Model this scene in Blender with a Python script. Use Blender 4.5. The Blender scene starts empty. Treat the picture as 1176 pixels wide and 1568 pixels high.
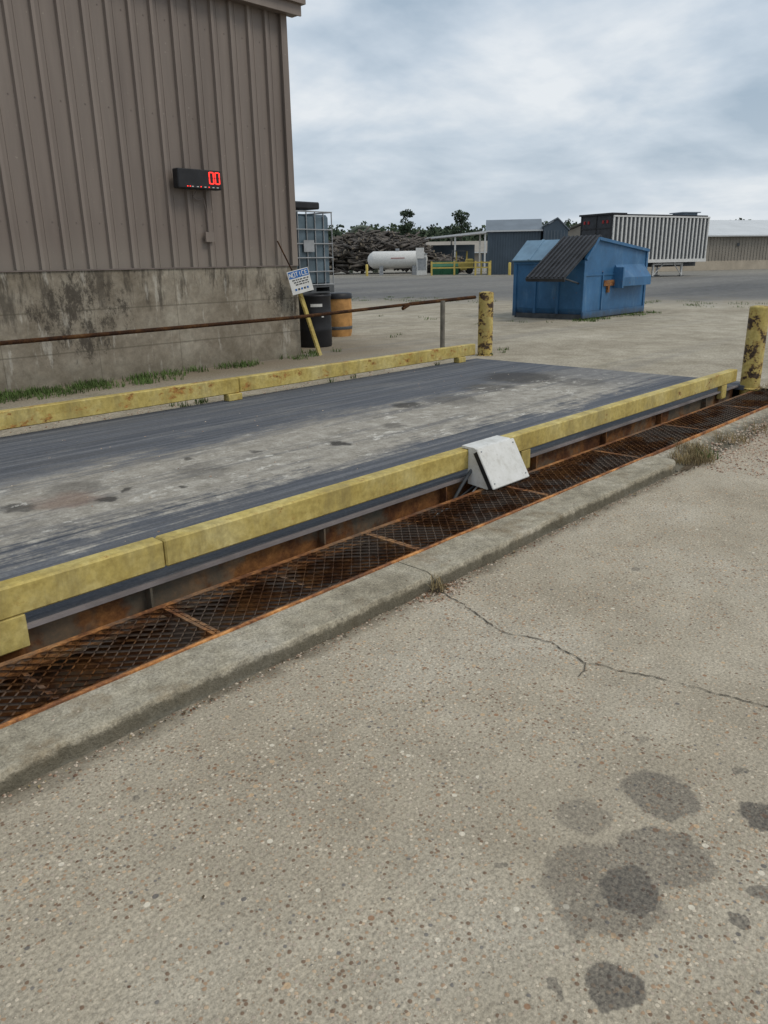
import bpy, math, random
from math import sin, cos, pi, radians, sqrt
from mathutils import Vector, Matrix, noise as mnoise
random.seed(7)
scene = bpy.context.scene
COL = bpy.context.collection

# ---------------------------------------------------------------- materials
class NT:
    def __init__(s, name, rough=0.8, spec=0.3, metal=0.0):
        s.m = bpy.data.materials.new(name); s.m.use_nodes = True
        s.nt = s.m.node_tree; s.b = s.nt.nodes['Principled BSDF']
        s.b.inputs['Roughness'].default_value = rough
        s.b.inputs['Specular IOR Level'].default_value = spec
        s.b.inputs['Metallic'].default_value = metal
        s._pos = None
    def n(s, t): return s.nt.nodes.new(t)
    def put(s, sock, v):
        if isinstance(v, bpy.types.NodeSocket): s.nt.links.new(v, sock)
        elif v is not None:
            if isinstance(v, (tuple, list)) and sock.type == 'RGBA' and len(v) == 3: v = tuple(v)+(1,)
            sock.default_value = v
    def pos(s):
        if s._pos is None: s._pos = s.n('ShaderNodeNewGeometry').outputs['Position']
        return s._pos
    def vec(s, scale=(1,1,1), loc=(0,0,0), src=None):
        mp = s.n('ShaderNodeMapping'); s.put(mp.inputs['Vector'], src or s.pos())
        mp.inputs['Scale'].default_value = scale; mp.inputs['Location'].default_value = loc
        return mp.outputs[0]
    def noise(s, scale, detail=4, rough=0.55, v=None, dist=0, color=False):
        k = s.n('ShaderNodeTexNoise'); k.inputs['Scale'].default_value = scale
        k.inputs['Detail'].default_value = detail; k.inputs['Roughness'].default_value = rough
        k.inputs['Distortion'].default_value = dist
        s.put(k.inputs['Vector'], v or s.pos()); return k.outputs['Color' if color else 'Fac']
    def vor(s, scale, v=None):
        k = s.n('ShaderNodeTexVoronoi'); k.inputs['Scale'].default_value = scale
        s.put(k.inputs['Vector'], v or s.pos()); return k.outputs['Distance'], k.outputs['Color']
    def ramp(s, f, stops, interp='LINEAR'):
        r = s.n('ShaderNodeValToRGB'); r.color_ramp.interpolation = interp
        e = r.color_ramp.elements
        while len(e) < len(stops): e.new(0.5)
        for i, (p, c) in enumerate(stops):
            if not isinstance(c, (tuple, list)): c = (c, c, c)
            e[i].position = p; e[i].color = tuple(c)+(1,)
        s.put(r.inputs[0], f); return r.outputs[0]
    def mr(s, v, a, b, c=0.0, d=1.0, smooth=True):
        k = s.n('ShaderNodeMapRange'); k.interpolation_type = 'SMOOTHSTEP' if smooth else 'LINEAR'
        s.put(k.inputs[0], v)
        for i, q in enumerate((a, b, c, d)): k.inputs[i+1].default_value = q
        return k.outputs[0]
    def math(s, op, a, b=0.0, clamp=False):
        k = s.n('ShaderNodeMath'); k.operation = op; k.use_clamp = clamp
        s.put(k.inputs[0], a); s.put(k.inputs[1], b); return k.outputs[0]
    def mix(s, f, a, b, mode='MIX'):
        k = s.n('ShaderNodeMix'); k.data_type = 'RGBA'; k.blend_type = mode
        s.put(k.inputs[0], f); s.put(k.inputs[6], a); s.put(k.inputs[7], b); return k.outputs[2]
    def sep(s, v=None):
        k = s.n('ShaderNodeSeparateXYZ'); s.put(k.inputs[0], v or s.pos()); return k.outputs
    def dist(s, v, c):
        k = s.n('ShaderNodeVectorMath'); k.operation = 'DISTANCE'
        s.put(k.inputs[0], v); k.inputs[1].default_value = c; return k.outputs['Value']
    def vadd(s, a, b):
        k = s.n('ShaderNodeVectorMath'); k.operation = 'ADD'; s.put(k.inputs[0], a); s.put(k.inputs[1], b); return k.outputs[0]
    def wob(s, scale, amp, detail=3):
        c = s.noise(scale, detail, color=True)
        k = s.n('ShaderNodeVectorMath'); k.operation = 'MULTIPLY_ADD'
        s.put(k.inputs[0], c); k.inputs[1].default_value = (amp*2, amp*2, 0); k.inputs[2].default_value = (-amp, -amp, 0)
        return s.vadd(s.pos(), k.outputs[0])
    def col(s, c): s.put(s.b.inputs['Base Color'], c); return s
    def rgh(s, c): s.put(s.b.inputs['Roughness'], c); return s
    def bump(s, h, strength=0.3, dist=0.01):
        k = s.n('ShaderNodeBump'); k.inputs['Strength'].default_value = strength; k.inputs['Distance'].default_value = dist
        s.put(k.inputs['Height'], h); s.nt.links.new(k.outputs[0], s.b.inputs['Normal']); return s

def simple(name, c, var=0.25, rough=0.7, scale=6, spec=0.3, metal=0.0, bump=0.0):
    t = NT(name, rough, spec, metal)
    n = t.noise(scale, 4)
    lo = tuple(x*(1-var) for x in c); hi = tuple(min(1, x*(1+var)) for x in c)
    t.col(t.ramp(n, [(0.3, lo), (0.7, hi)]))
    if bump: t.bump(t.noise(scale*8, 3), bump, 0.01)
    return t.m

def m_front():
    t = NT('pavement_concrete', 0.9, 0.2)
    big = t.noise(0.9, 4, 0.6); med = t.noise(5, 4, 0.65); fine = t.noise(85, 3, 0.8)
    base = t.ramp(big, [(0.3, (0.40, 0.340, 0.250)), (0.5, (0.49, 0.425, 0.32)), (0.7, (0.56, 0.50, 0.395))])
    base = t.mix(0.6, base, t.ramp(med, [(0.3, (0.68,)*3), (0.7, (1.03,)*3)]), 'MULTIPLY')
    base = t.mix(0.9, base, t.ramp(fine, [(0.3, (0.48,)*3), (0.7, (1.28,)*3)]), 'MULTIPLY')
    d1, c1 = t.vor(92); cs = t.sep(c1)
    expo = t.mr(t.noise(1.1, 4, 0.65, v=t.vec(loc=(4, 7, 0))), 0.38, 0.62, 0.28, 0.95)
    pick = t.math('LESS_THAN', cs[0], expo)
    rad = t.math('ADD', t.math('MULTIPLY', cs[2], 0.34), 0.18)
    inside = t.mr(t.math('SUBTRACT', d1, rad), -0.06, 0.06, 1, 0)
    pm = t.math('MULTIPLY', inside, pick)
    pc = t.ramp(cs[1], [(0.0, (0.17, 0.10, 0.06)), (0.17, (0.37, 0.235, 0.14)), (0.36, (0.53, 0.385, 0.25)), (0.56, (0.42, 0.35, 0.275)), (0.76, (0.64, 0.55, 0.42)), (0.95, (0.16, 0.15, 0.14))], 'CONSTANT')
    base = t.mix(t.math('MULTIPLY', pm, 0.82), base, pc)
    ring = t.math('MULTIPLY', t.mr(t.math('SUBTRACT', d1, rad), 0.02, 0.2, 0.45, 0), t.math('MULTIPLY', pick, t.math('SUBTRACT', 1.0, inside)))
    base = t.mix(ring, base, (0.19, 0.155, 0.11))
    d2, c2_ = t.vor(34); c2 = t.sep(c2_)
    rad2 = t.math('ADD', t.math('MULTIPLY', c2[2], 0.22), 0.08)
    pm2 = t.math('MULTIPLY', t.mr(t.math('SUBTRACT', d2, rad2), -0.03, 0.03, 1, 0), t.math('LESS_THAN', c2[0], t.math('MULTIPLY', expo, 0.26)))
    base = t.mix(t.math('MULTIPLY', pm2, 0.85), base, t.ramp(c2[1], [(0, (0.3, 0.17, 0.095)), (0.35, (0.53, 0.37, 0.22)), (0.7, (0.70, 0.63, 0.50)), (0.9, (0.13, 0.12, 0.11))], 'CONSTANT'))
    sv = t.wob(11, 0.055, 5)
    stains = [(1.58, .64, .088, .86), (1.53, .69, .165, .46), (1.98, .74, .115, .60), (1.74, .86, .075, .35), (1.74, .62, .12, .52),
              (1.29, .53, .065, .8), (2.09, .47, .07, .82), (1.20, .62, .02, .6), (1.84, .61, .03, .6), (1.66, .40, .02, .7), (1.80, .38, .035, .6),
              (2.25, .60, .02, .5), (1.43, .93, .014, .5), (3.6, 1.6, .025, .5), (0.9, 1.9, .016, .5),
              (3.2, .45, .10, .22), (2.2, .92, .02, .4), (1.38, .67, .03, .4)]
    acc = None
    for x, y, r, k in stains:
        q = t.mr(t.dist(sv, (x, y, 0)), r*0.86, r*1.05, k, 0)
        acc = q if acc is None else t.math('MAXIMUM', acc, q)
    acc = t.math('MULTIPLY', acc, t.mr(fine, 0.3, 0.6, 1.0, 0.78))
    base = t.mix(acc, base, (0.06, 0.055, 0.052))
    y = t.sep()[1]
    g = t.mr(t.math('ADD', y, t.math('MULTIPLY', t.math('SUBTRACT', med, 0.5), 0.34)), 2.12, 2.26)
    base = t.mix(t.math('MULTIPLY', g, 0.75), base, (0.12, 0.10, 0.07))
    t.col(base)
    t.bump(t.math('SUBTRACT', fine, d1), 0.7, 0.004)
    return t.m

def m_yard():
    t = NT('yard_gravel', 0.95, 0.15)
    x, y, z = t.sep()
    big = t.noise(0.35, 4, 0.6); med = t.noise(3, 5, 0.7); fine = t.noise(30, 3, 0.7)
    light = t.ramp(big, [(0.3, (0.36, 0.315, 0.24)), (0.55, (0.46, 0.41, 0.32)), (0.75, (0.53, 0.48, 0.385))])
    dark = t.ramp(t.noise(0.12, 4, 0.6, v=t.vec((0.25, 1, 1))), [(0.35, (0.145, 0.145, 0.145)), (0.65, (0.27, 0.26, 0.24))])
    s = t.math('ADD', x, t.math('MULTIPLY', y, 0.48))
    s = t.math('ADD', s, t.math('MULTIPLY', t.math('SUBTRACT', med, 0.5), 7.0))
    s = t.math('ADD', s, t.math('MULTIPLY', t.math('SUBTRACT', big, 0.5), 9.0))
    am = t.mr(s, 28, 36)
    c = t.mix(am, light, dark)
    far = t.mr(s, 62, 90, 0, 0.6)
    c = t.mix(far, c, (0.36, 0.33, 0.27))
    c = t.mix(0.8, c, t.ramp(med, [(0.3, (0.6, 0.58, 0.54)), (0.7, (1.12,)*3)]), 'MULTIPLY')
    c = t.mix(0.85, c, t.ramp(fine, [(0.3, (0.55,)*3), (0.7, (1.25,)*3)]), 'MULTIPLY')
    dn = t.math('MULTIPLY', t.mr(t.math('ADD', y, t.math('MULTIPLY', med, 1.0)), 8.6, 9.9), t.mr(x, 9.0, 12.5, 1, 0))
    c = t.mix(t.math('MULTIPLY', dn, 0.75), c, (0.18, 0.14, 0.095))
    tr = t.mr(t.noise(1.0, 4, 0.6, v=t.vec((0.05, 1.6, 1))), 0.5, 0.7, 0, 0.4)
    c = t.mix(tr, c, (0.2, 0.19, 0.175))
    gt = t.mr(t.noise(0.9, 5, 0.75, v=t.vec(loc=(11, 3, 0))), 0.58, 0.70, 0, 0.45)
    c = t.mix(gt, c, (0.17, 0.155, 0.085))
    t.col(c); t.bump(fine, 0.6, 0.02)
    return t.m

def m_deck():
    t = NT('scale_deck', 0.85, 0.2)
    x, y, z = t.sep()
    streak = t.noise(1.0, 5, 0.7, v=t.vec((0.25, 18, 1)))
    sm = t.noise(2.0, 6, 0.72, v=t.vec((0.5, 1.2, 1)))
    med = t.noise(7, 5, 0.75); fine = t.noise(60, 2, 0.7)
    dark = t.ramp(streak, [(0.3, (0.066, 0.072, 0.084)), (0.5, (0.108, 0.115, 0.130)), (0.72, (0.20, 0.205, 0.215))])
    dust = t.mr(t.noise(1.6, 7, 0.75, v=t.vec((0.5, 2.5, 1), (2, 5, 0))), 0.5, 0.72, 0, 0.42)
    dark = t.mix(dust, dark, (0.28, 0.27, 0.25))
    light = t.ramp(med, [(0.3, (0.235, 0.215, 0.175)), (0.5, (0.35, 0.32, 0.27)), (0.72, (0.50, 0.47, 0.405))])
    yy = t.math('ADD', y, t.math('MULTIPLY', t.math('SUBTRACT', sm, 0.5), 1.5))
    yy = t.math('ADD', yy, t.math('MULTIPLY', t.math('SUBTRACT', streak, 0.5), 0.9))
    yy = t.math('ADD', yy, t.math('MULTIPLY', t.math('SUBTRACT', med, 0.5), 0.5))
    m1 = t.math('MULTIPLY', t.mr(yy, 3.78, 4.12), t.mr(yy, 5.05, 5.6, 1, 0))
    m1 = t.math('MULTIPLY', m1, t.mr(x, 7.6, 9.1, 1, 0.35))
    c = t.mix(m1, dark, light)
    rub = t.math('MULTIPLY', t.mr(t.noise(1.2, 6, 0.72, v=t.vec((0.4, 5, 1), (3, 1, 0))), 0.50, 0.64), 0.6)
    c = t.mix(rub, c, (0.125, 0.125, 0.128))
    wv = t.wob(4, 0.18, 5)
    acc = None
    for a, b, r, k in [(4.25, 4.46, .09, .9), (5.9, 5.2, .15, .8), (6.4, 5.0, .32, .45), (8.2, 5.35, .5, .75), (7.3, 5.2, .3, .6), (1.75, 4.7, .10, .7), (3.0, 4.6, .2, .35), (2.2, 4.5, .07, .85), (3.1, 5.0, .06, .7), (2.7, 4.35, .05, .8), (2.2, 4.9, .18, .45), (8.3, 4.6, .3, .4), (3.6, 4.75, .06, .7), (5.0, 4.6, .12, .5), (2.4, 4.6, .04, .8)]:
        q = t.mr(t.dist(wv, (a, b, .14)), r*.6, r*1.3, k, 0)
        acc = q if acc is None else t.math('MAXIMUM', acc, q)
    c = t.mix(acc, c, (0.05, 0.045, 0.04))
    brown = t.math('MAXIMUM', t.mr(t.dist(wv, (2.0, 4.65, .14)), .1, .26, .55, 0), t.mr(t.dist(wv, (1.4, 4.7, .14)), .1, .22, .5, 0))
    c = t.mix(brown, c, (0.2, 0.12, 0.085))
    white = t.math('MULTIPLY', t.mr(t.noise(4, 7, 0.8, v=t.vec((1, 1.6, 1), (9, 0, 0))), 0.57, 0.64), m1)
    c = t.mix(t.math('MULTIPLY', white, 0.8), c, (0.66, 0.63, 0.56))
    c = t.mix(0.6, c, t.ramp(fine, [(0.3, (0.65,)*3), (0.7, (1.2,)*3)]), 'MULTIPLY')
    t.col(c); t.bump(fine, 0.3, 0.004)
    return t.m

def m_kerb():
    t = NT('kerb_concrete', 0.92, 0.2)
    big = t.noise(2.0, 5, 0.7); med = t.noise(14, 5, 0.7); fine = t.noise(90, 3, 0.75)
    c = t.ramp(big, [(0.3, (0.30, 0.26, 0.185)), (0.5, (0.45, 0.40, 0.30)), (0.7, (0.56, 0.51, 0.41))])
    c = t.mix(0.75, c, t.ramp(med, [(0.3, (0.5,)*3), (0.65, (1.1,)*3)]), 'MULTIPLY')
    c = t.mix(0.9, c, t.ramp(fine, [(0.3, (0.5,)*3), (0.7, (1.25,)*3)]), 'MULTIPLY')
    rz = t.mr(t.noise(3, 5, 0.7, v=t.vec(loc=(3, 3, 3))), 0.55, 0.7, 0, 0.5)
    c = t.mix(rz, c, (0.2, 0.14, 0.075))
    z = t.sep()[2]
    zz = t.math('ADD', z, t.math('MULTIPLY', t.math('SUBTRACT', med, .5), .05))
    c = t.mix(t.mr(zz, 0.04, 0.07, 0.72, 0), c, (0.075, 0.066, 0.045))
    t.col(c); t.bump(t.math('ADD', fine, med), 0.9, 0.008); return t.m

def m_yellow(name, peel=0.64, peelcol=(0.10, 0.045, 0.02), sc=7, dirt=0.55):
    t = NT(name, 0.65, 0.25)
    a = t.noise(2.5, 5, 0.7); b = t.noise(sc, 7, 0.75, v=t.vec((0.7, 1, 1.2)))
    c = t.ramp(a, [(0.3, (0.44, 0.325, 0.085)), (0.5, (0.57, 0.45, 0.145)), (0.7, (0.65, 0.55, 0.24))])
    c = t.mix(dirt, c, t.ramp(t.noise(25, 4, 0.7), [(0.3, (0.40, 0.36, 0.29)), (0.62, (1, 1, 1))]), 'MULTIPLY')
    gr = t.mr(t.noise(1.6, 6, 0.75, v=t.vec((2.5, 1, .4), (5, 0, 0))), .45, .68, 0, .55)
    c = t.mix(gr, c, (0.23, 0.185, 0.085))
    pm = t.mr(b, peel, peel+0.02)
    halo = t.mr(b, peel-0.06, peel+0.01, 0, 0.5)
    c = t.mix(halo, c, (0.38, 0.20, 0.05))
    pc = t.ramp(t.noise(30, 3), [(0.35, tuple(q*0.6 for q in peelcol)), (0.7, tuple(q*1.8 for q in peelcol))])
    c = t.mix(pm, c, pc)
    t.col(c); t.bump(t.math('MULTIPLY', b, -1.0), 0.5, 0.003)
    return t.m

def m_rust(name, dark=1.0, gray=0.0, sc=5, gcol=(0.14, 0.15, 0.12)):
    t = NT(name, 0.9, 0.2)
    a = t.noise(sc, 6, 0.75); b = t.noise(40, 4, 0.7)
    c = t.ramp(a, [(0.28, (0.035*dark, 0.02*dark, 0.014*dark)), (0.45, (0.12*dark, 0.05*dark, 0.022*dark)), (0.6, (0.27*dark, 0.12*dark, 0.04*dark)), (0.78, (0.42*dark, 0.25*dark, 0.11*dark))])
    c = t.mix(0.6, c, t.ramp(b, [(0.3, (0.5,)*3), (0.7, (1.3,)*3)]), 'MULTIPLY')
    if gray: c = t.mix(t.mr(t.noise(2.2, 4, .7, v=t.vec(loc=(2, 2, 2))), 0.46, 0.58, 0, gray), c, gcol)
    t.col(c); t.bump(b, 0.5, 0.004); return t.m

def m_siding():
    t = NT('tan_metal_siding', 0.5, 0.4)
    x, y, z = t.sep()
    a = t.noise(1.2, 4, 0.6, v=t.vec((1, 1, 0.25))); st = t.noise(4.5, 5, 0.7, v=t.vec((1.6, 1, 0.10)))
    c = t.ramp(a, [(0.3, (0.175, 0.140, 0.118)), (0.7, (0.235, 0.193, 0.163))])
    c = t.mix(0.5, c, t.ramp(st, [(0.3, (0.7,)*3), (0.7, (1.15,)*3)]), 'MULTIPLY')
    low = t.mr(t.math('ADD', z, t.math('MULTIPLY', st, 0.6)), 1.75, 2.3, 0.35, 0)
    c = t.mix(low, c, (0.30, 0.27, 0.225))
    rec = t.mr(y, 9.694, 9.699, 0, .15)
    c = t.mix(rec, c, (0.07, 0.055, 0.045))
    sp = t.mr(t.noise(18, 3, 0.6), 0.69, 0.75, 0, 0.5)
    c = t.mix(sp, c, (0.32, 0.28, 0.24))
    t.col(c); return t.m

def m_foundation():
    t = NT('stained_concrete_wall', 0.95, 0.15)
    x, y, z = t.sep()
    a = t.noise(1.8, 6, 0.7); b = t.noise(12, 5, 0.7)
    c = t.ramp(a, [(0.3, (0.17, 0.142, 0.105)), (0.5, (0.26, 0.225, 0.175)), (0.72, (0.38, 0.345, 0.28))])
    drip = t.noise(2.2, 7, 0.72, v=t.vec((2.0, 1, 0.38), (1.3, 0, 0)))
    topw = t.mr(z, 0.1, 1.3, 0.6, 1.15)
    dm = t.mr(t.math('MULTIPLY', drip, topw), 0.55, 0.68, 0, 0.68)
    wx = t.math('ADD', t.mr(t.dist(t.pos(), (4.75, 9.7, 1.05)), .3, 1.1, .16, 0), t.mr(t.dist(t.pos(), (8.05, 9.7, 1.0)), .2, .7, .12, 0))
    dm2 = t.mr(t.math('ADD', t.noise(3.6, 8, 0.82, v=t.vec((1.3, 1, 0.7))), wx), 0.60, 0.72, 0, 0.85)
    c = t.mix(t.math('MAXIMUM', dm, dm2), c, (0.052, 0.044, 0.036))
    lt = t.mr(t.noise(2.5, 6, 0.7, v=t.vec((2.5, 1, 0.5), (7, 0, 2))), 0.56, 0.66, 0, 0.65)
    c = t.mix(lt, c, (0.47, 0.44, 0.38))
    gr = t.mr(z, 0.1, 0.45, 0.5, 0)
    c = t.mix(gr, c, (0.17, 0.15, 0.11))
    c = t.mix(0.7, c, t.ramp(b, [(0.3, (0.65,)*3), (0.7, (1.18,)*3)]), 'MULTIPLY')
    w = t.n('ShaderNodeTexWave'); w.bands_direction = 'Z'; w.inputs['Scale'].default_value = 0.62; w.inputs['Distortion'].default_value = 0.15
    t.put(w.inputs['Vector'], t.pos())
    c = t.mix(t.mr(w.outputs['Fac'], 0.0, 0.006, 0.5, 0), c, (0.09, 0.08, 0.06))
    fr = t.n('ShaderNodeMath'); fr.operation = 'FRACT'; t.put(fr.inputs[0], t.math('MULTIPLY', x, 1/1.22))
    c = t.mix(t.mr(fr.outputs[0], 0.0, 0.014, .55, 0), c, (0.08, 0.07, 0.05))
    t.col(c); t.bump(t.math('ADD', b, a), 0.4, 0.01); return t.m

def m_blue():
    t = NT('blue_dumpster_paint', 0.5, 0.4)
    a = t.noise(1.6, 6, 0.7); b = t.noise(6, 7, 0.75)
    c = t.ramp(a, [(0.3, (0.022, 0.09, 0.19)), (0.7, (0.042, 0.15, 0.31))])
    c = t.mix(t.mr(t.noise(3, 6, .75, v=t.vec((1, 1, .35))), .5, .72, 0, .5), c, (0.13, 0.24, 0.37))
    c = t.mix(t.mr(b, 0.65, 0.68), c, (0.17, 0.07, 0.03))
    z = t.sep()[2]
    c = t.mix(t.mr(t.math('ADD', z, t.math('MULTIPLY', b, .4)), 0.3, 0.55, 0.75, 0), c, (0.06, 0.055, 0.05))
    t.col(c); return t.m

M = {}
M['front'] = m_front(); M['yard'] = m_yard(); M['deck'] = m_deck(); M['kerb'] = m_kerb()
M['yel'] = m_yellow('yellow_rail_paint', 0.645); M['yelb'] = m_yellow('yellow_bollard_paint', 0.53, (0.055, 0.035, 0.022), 6)
M['yelfar'] = m_yellow('yellow_far_rail_paint', 0.59, (0.28, 0.14, 0.04), 6)
M['rust'] = m_rust('rusty_beam', 1.0, 0.5, 3); M['rustb'] = m_rust('rusty_grate_painted_glints', 0.85, .75, 5, (0.20, 0.165, 0.135)); M['rustedge'] = m_rust('rusty_angle', 1.3, .3)  # grate: rust, with metal glints painted in as paler grey patches
M['rustlite'] = m_rust('flaking_rust_angle', 2.2)
M['rustpipe'] = m_rust('rusty_pipe', 0.32)
M['siding'] = m_siding(); M['found'] = m_foundation(); M['blue'] = m_blue()
M['trim'] = simple('brown_trim', (0.16, 0.13, 0.115), .15, .5)
M['deckedge'] = simple('mauve_gray_steel', (0.20, 0.175, 0.17), .3, .8, 5)
M['black'] = simple('black_plastic', (0.018, 0.018, 0.02), .3, .5)
M['blackmat'] = simple('black_lid', (0.035, 0.037, 0.042), .4, .6, 3)
M['pit'] = simple('pit_floor_mud', (0.022, 0.018, 0.014), .4, .95, 5)
M['white'] = simple('white_paint', (0.62, 0.61, 0.58), .12, .6, 8)
def m_wbox():
    t = NT('weathered_white_box', .5, .4); a = t.noise(9, 6, .75)
    c = t.ramp(a, [(.3, (.48, .46, .41)), (.5, (.64, .63, .59)), (.7, (.72, .71, .68))])
    c = t.mix(t.mr(t.noise(30, 5, .8), .60, .70, 0, .6), c, (.3, .26, .2)); t.col(c); return t.m
M['whitebox'] = m_wbox()
M['gray'] = simple('galvanised_steel', (0.30, 0.31, 0.32), .2, .5, 6, metal=.3)
M['dkgray'] = simple('dark_steel', (0.07, 0.075, 0.08), .3, .6)
M['postgray'] = simple('weathered_gray_post', (0.17, 0.155, 0.125), .3, .8, 10)
M['wood'] = simple('orange_wood', (0.42, 0.22, 0.075), .3, .8, 7)
M['tote'] = simple('tote_plastic', (0.085, 0.12, 0.145), .45, .35, 2.5)
M['log'] = simple('log_bark', (0.105, 0.092, 0.080), .6, .95, 1.2)
M['logend'] = simple('log_end', (0.19, 0.16, 0.12), .3, .95, 3)
M['shed'] = simple('dark_shed_metal', (0.075, 0.10, 0.125), .15, .6, .8)
M['shedroof'] = simple('gray_roof_metal', (0.15, 0.175, 0.20), .15, .5, .6)
M['tanwall'] = simple('beige_wall', (0.27, 0.24, 0.20), .12, .8, .6)
M['tanband'] = simple('pale_concrete_band', (0.42, 0.36, 0.28), .15, .9, .8)
M['whiteroof'] = simple('white_metal_roof', (0.56, 0.57, 0.57), .07, .5, .5)
M['green'] = simple('green_paint', (0.03, 0.12, 0.06), .2, .6, 2)
M['archgreen'] = simple('faded_green_duct', (0.13, 0.15, 0.115), .25, .8, 2)
M['eqyel'] = simple('equipment_yellow', (0.50, 0.38, 0.10), .2, .6, 2)
M['tyre'] = simple('tyre_rubber', (0.02, 0.02, 0.02), .3, .8)
M['signblue'] = simple('sign_blue', (0.02, 0.12, 0.36), .1, .5)
M['signtxt'] = simple('sign_text_black', (0.03, 0.03, 0.03), .1, .5)
M['leaf1'] = simple('foliage_dark', (0.038, 0.058, 0.034), .35, .9, .6)
M['leaf2'] = simple('foliage_mid', (0.07, 0.095, 0.055), .35, .9, .6)
M['bark'] = simple('tree_bark', (0.06, 0.05, 0.04), .3, .9, 2)
M['grassg'] = simple('grass_green', (0.085, 0.13, 0.035), .45, .9, 3)
M['grassd'] = simple('grass_dry', (0.28, 0.215, 0.11), .4, .9, 5)
M['dirt'] = simple('dirt_debris', (0.10, 0.075, 0.045), .5, .95, 18, bump=.6)
M['crack'] = simple('crack_shadow_dirt', (0.085, 0.072, 0.055), .4, .95, 30)
M['lidblue'] = simple('faded_blue_lid', (0.16, 0.26, 0.35), .2, .6, 3)
def m_gravel():
    t = NT('loose_gravel', .9, .2)
    c = t.ramp(t.noise(37, 1, .5), [(0.35, (0.15, .09, .06)), (.45, (.38, .25, .17)), (.52, (.46, .39, .31)), (.6, (.55, .45, .34)), (.7, (.22, .2, .18))])
    t.col(c); return t.m
M['gravel'] = m_gravel()
def m_emit(name, c, s):
    t = NT(name); t.col((0.2, 0, 0)); t.b.inputs['Emission Color'].default_value = c+(1,); t.b.inputs['Emission Strength'].default_value = s; return t.m
M['led'] = m_emit('red_led', (1.0, 0.04, 0.03), 2.2)
M['redlamp'] = simple('red_reflector', (0.3, 0.02, 0.02), .2, .4)

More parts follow.
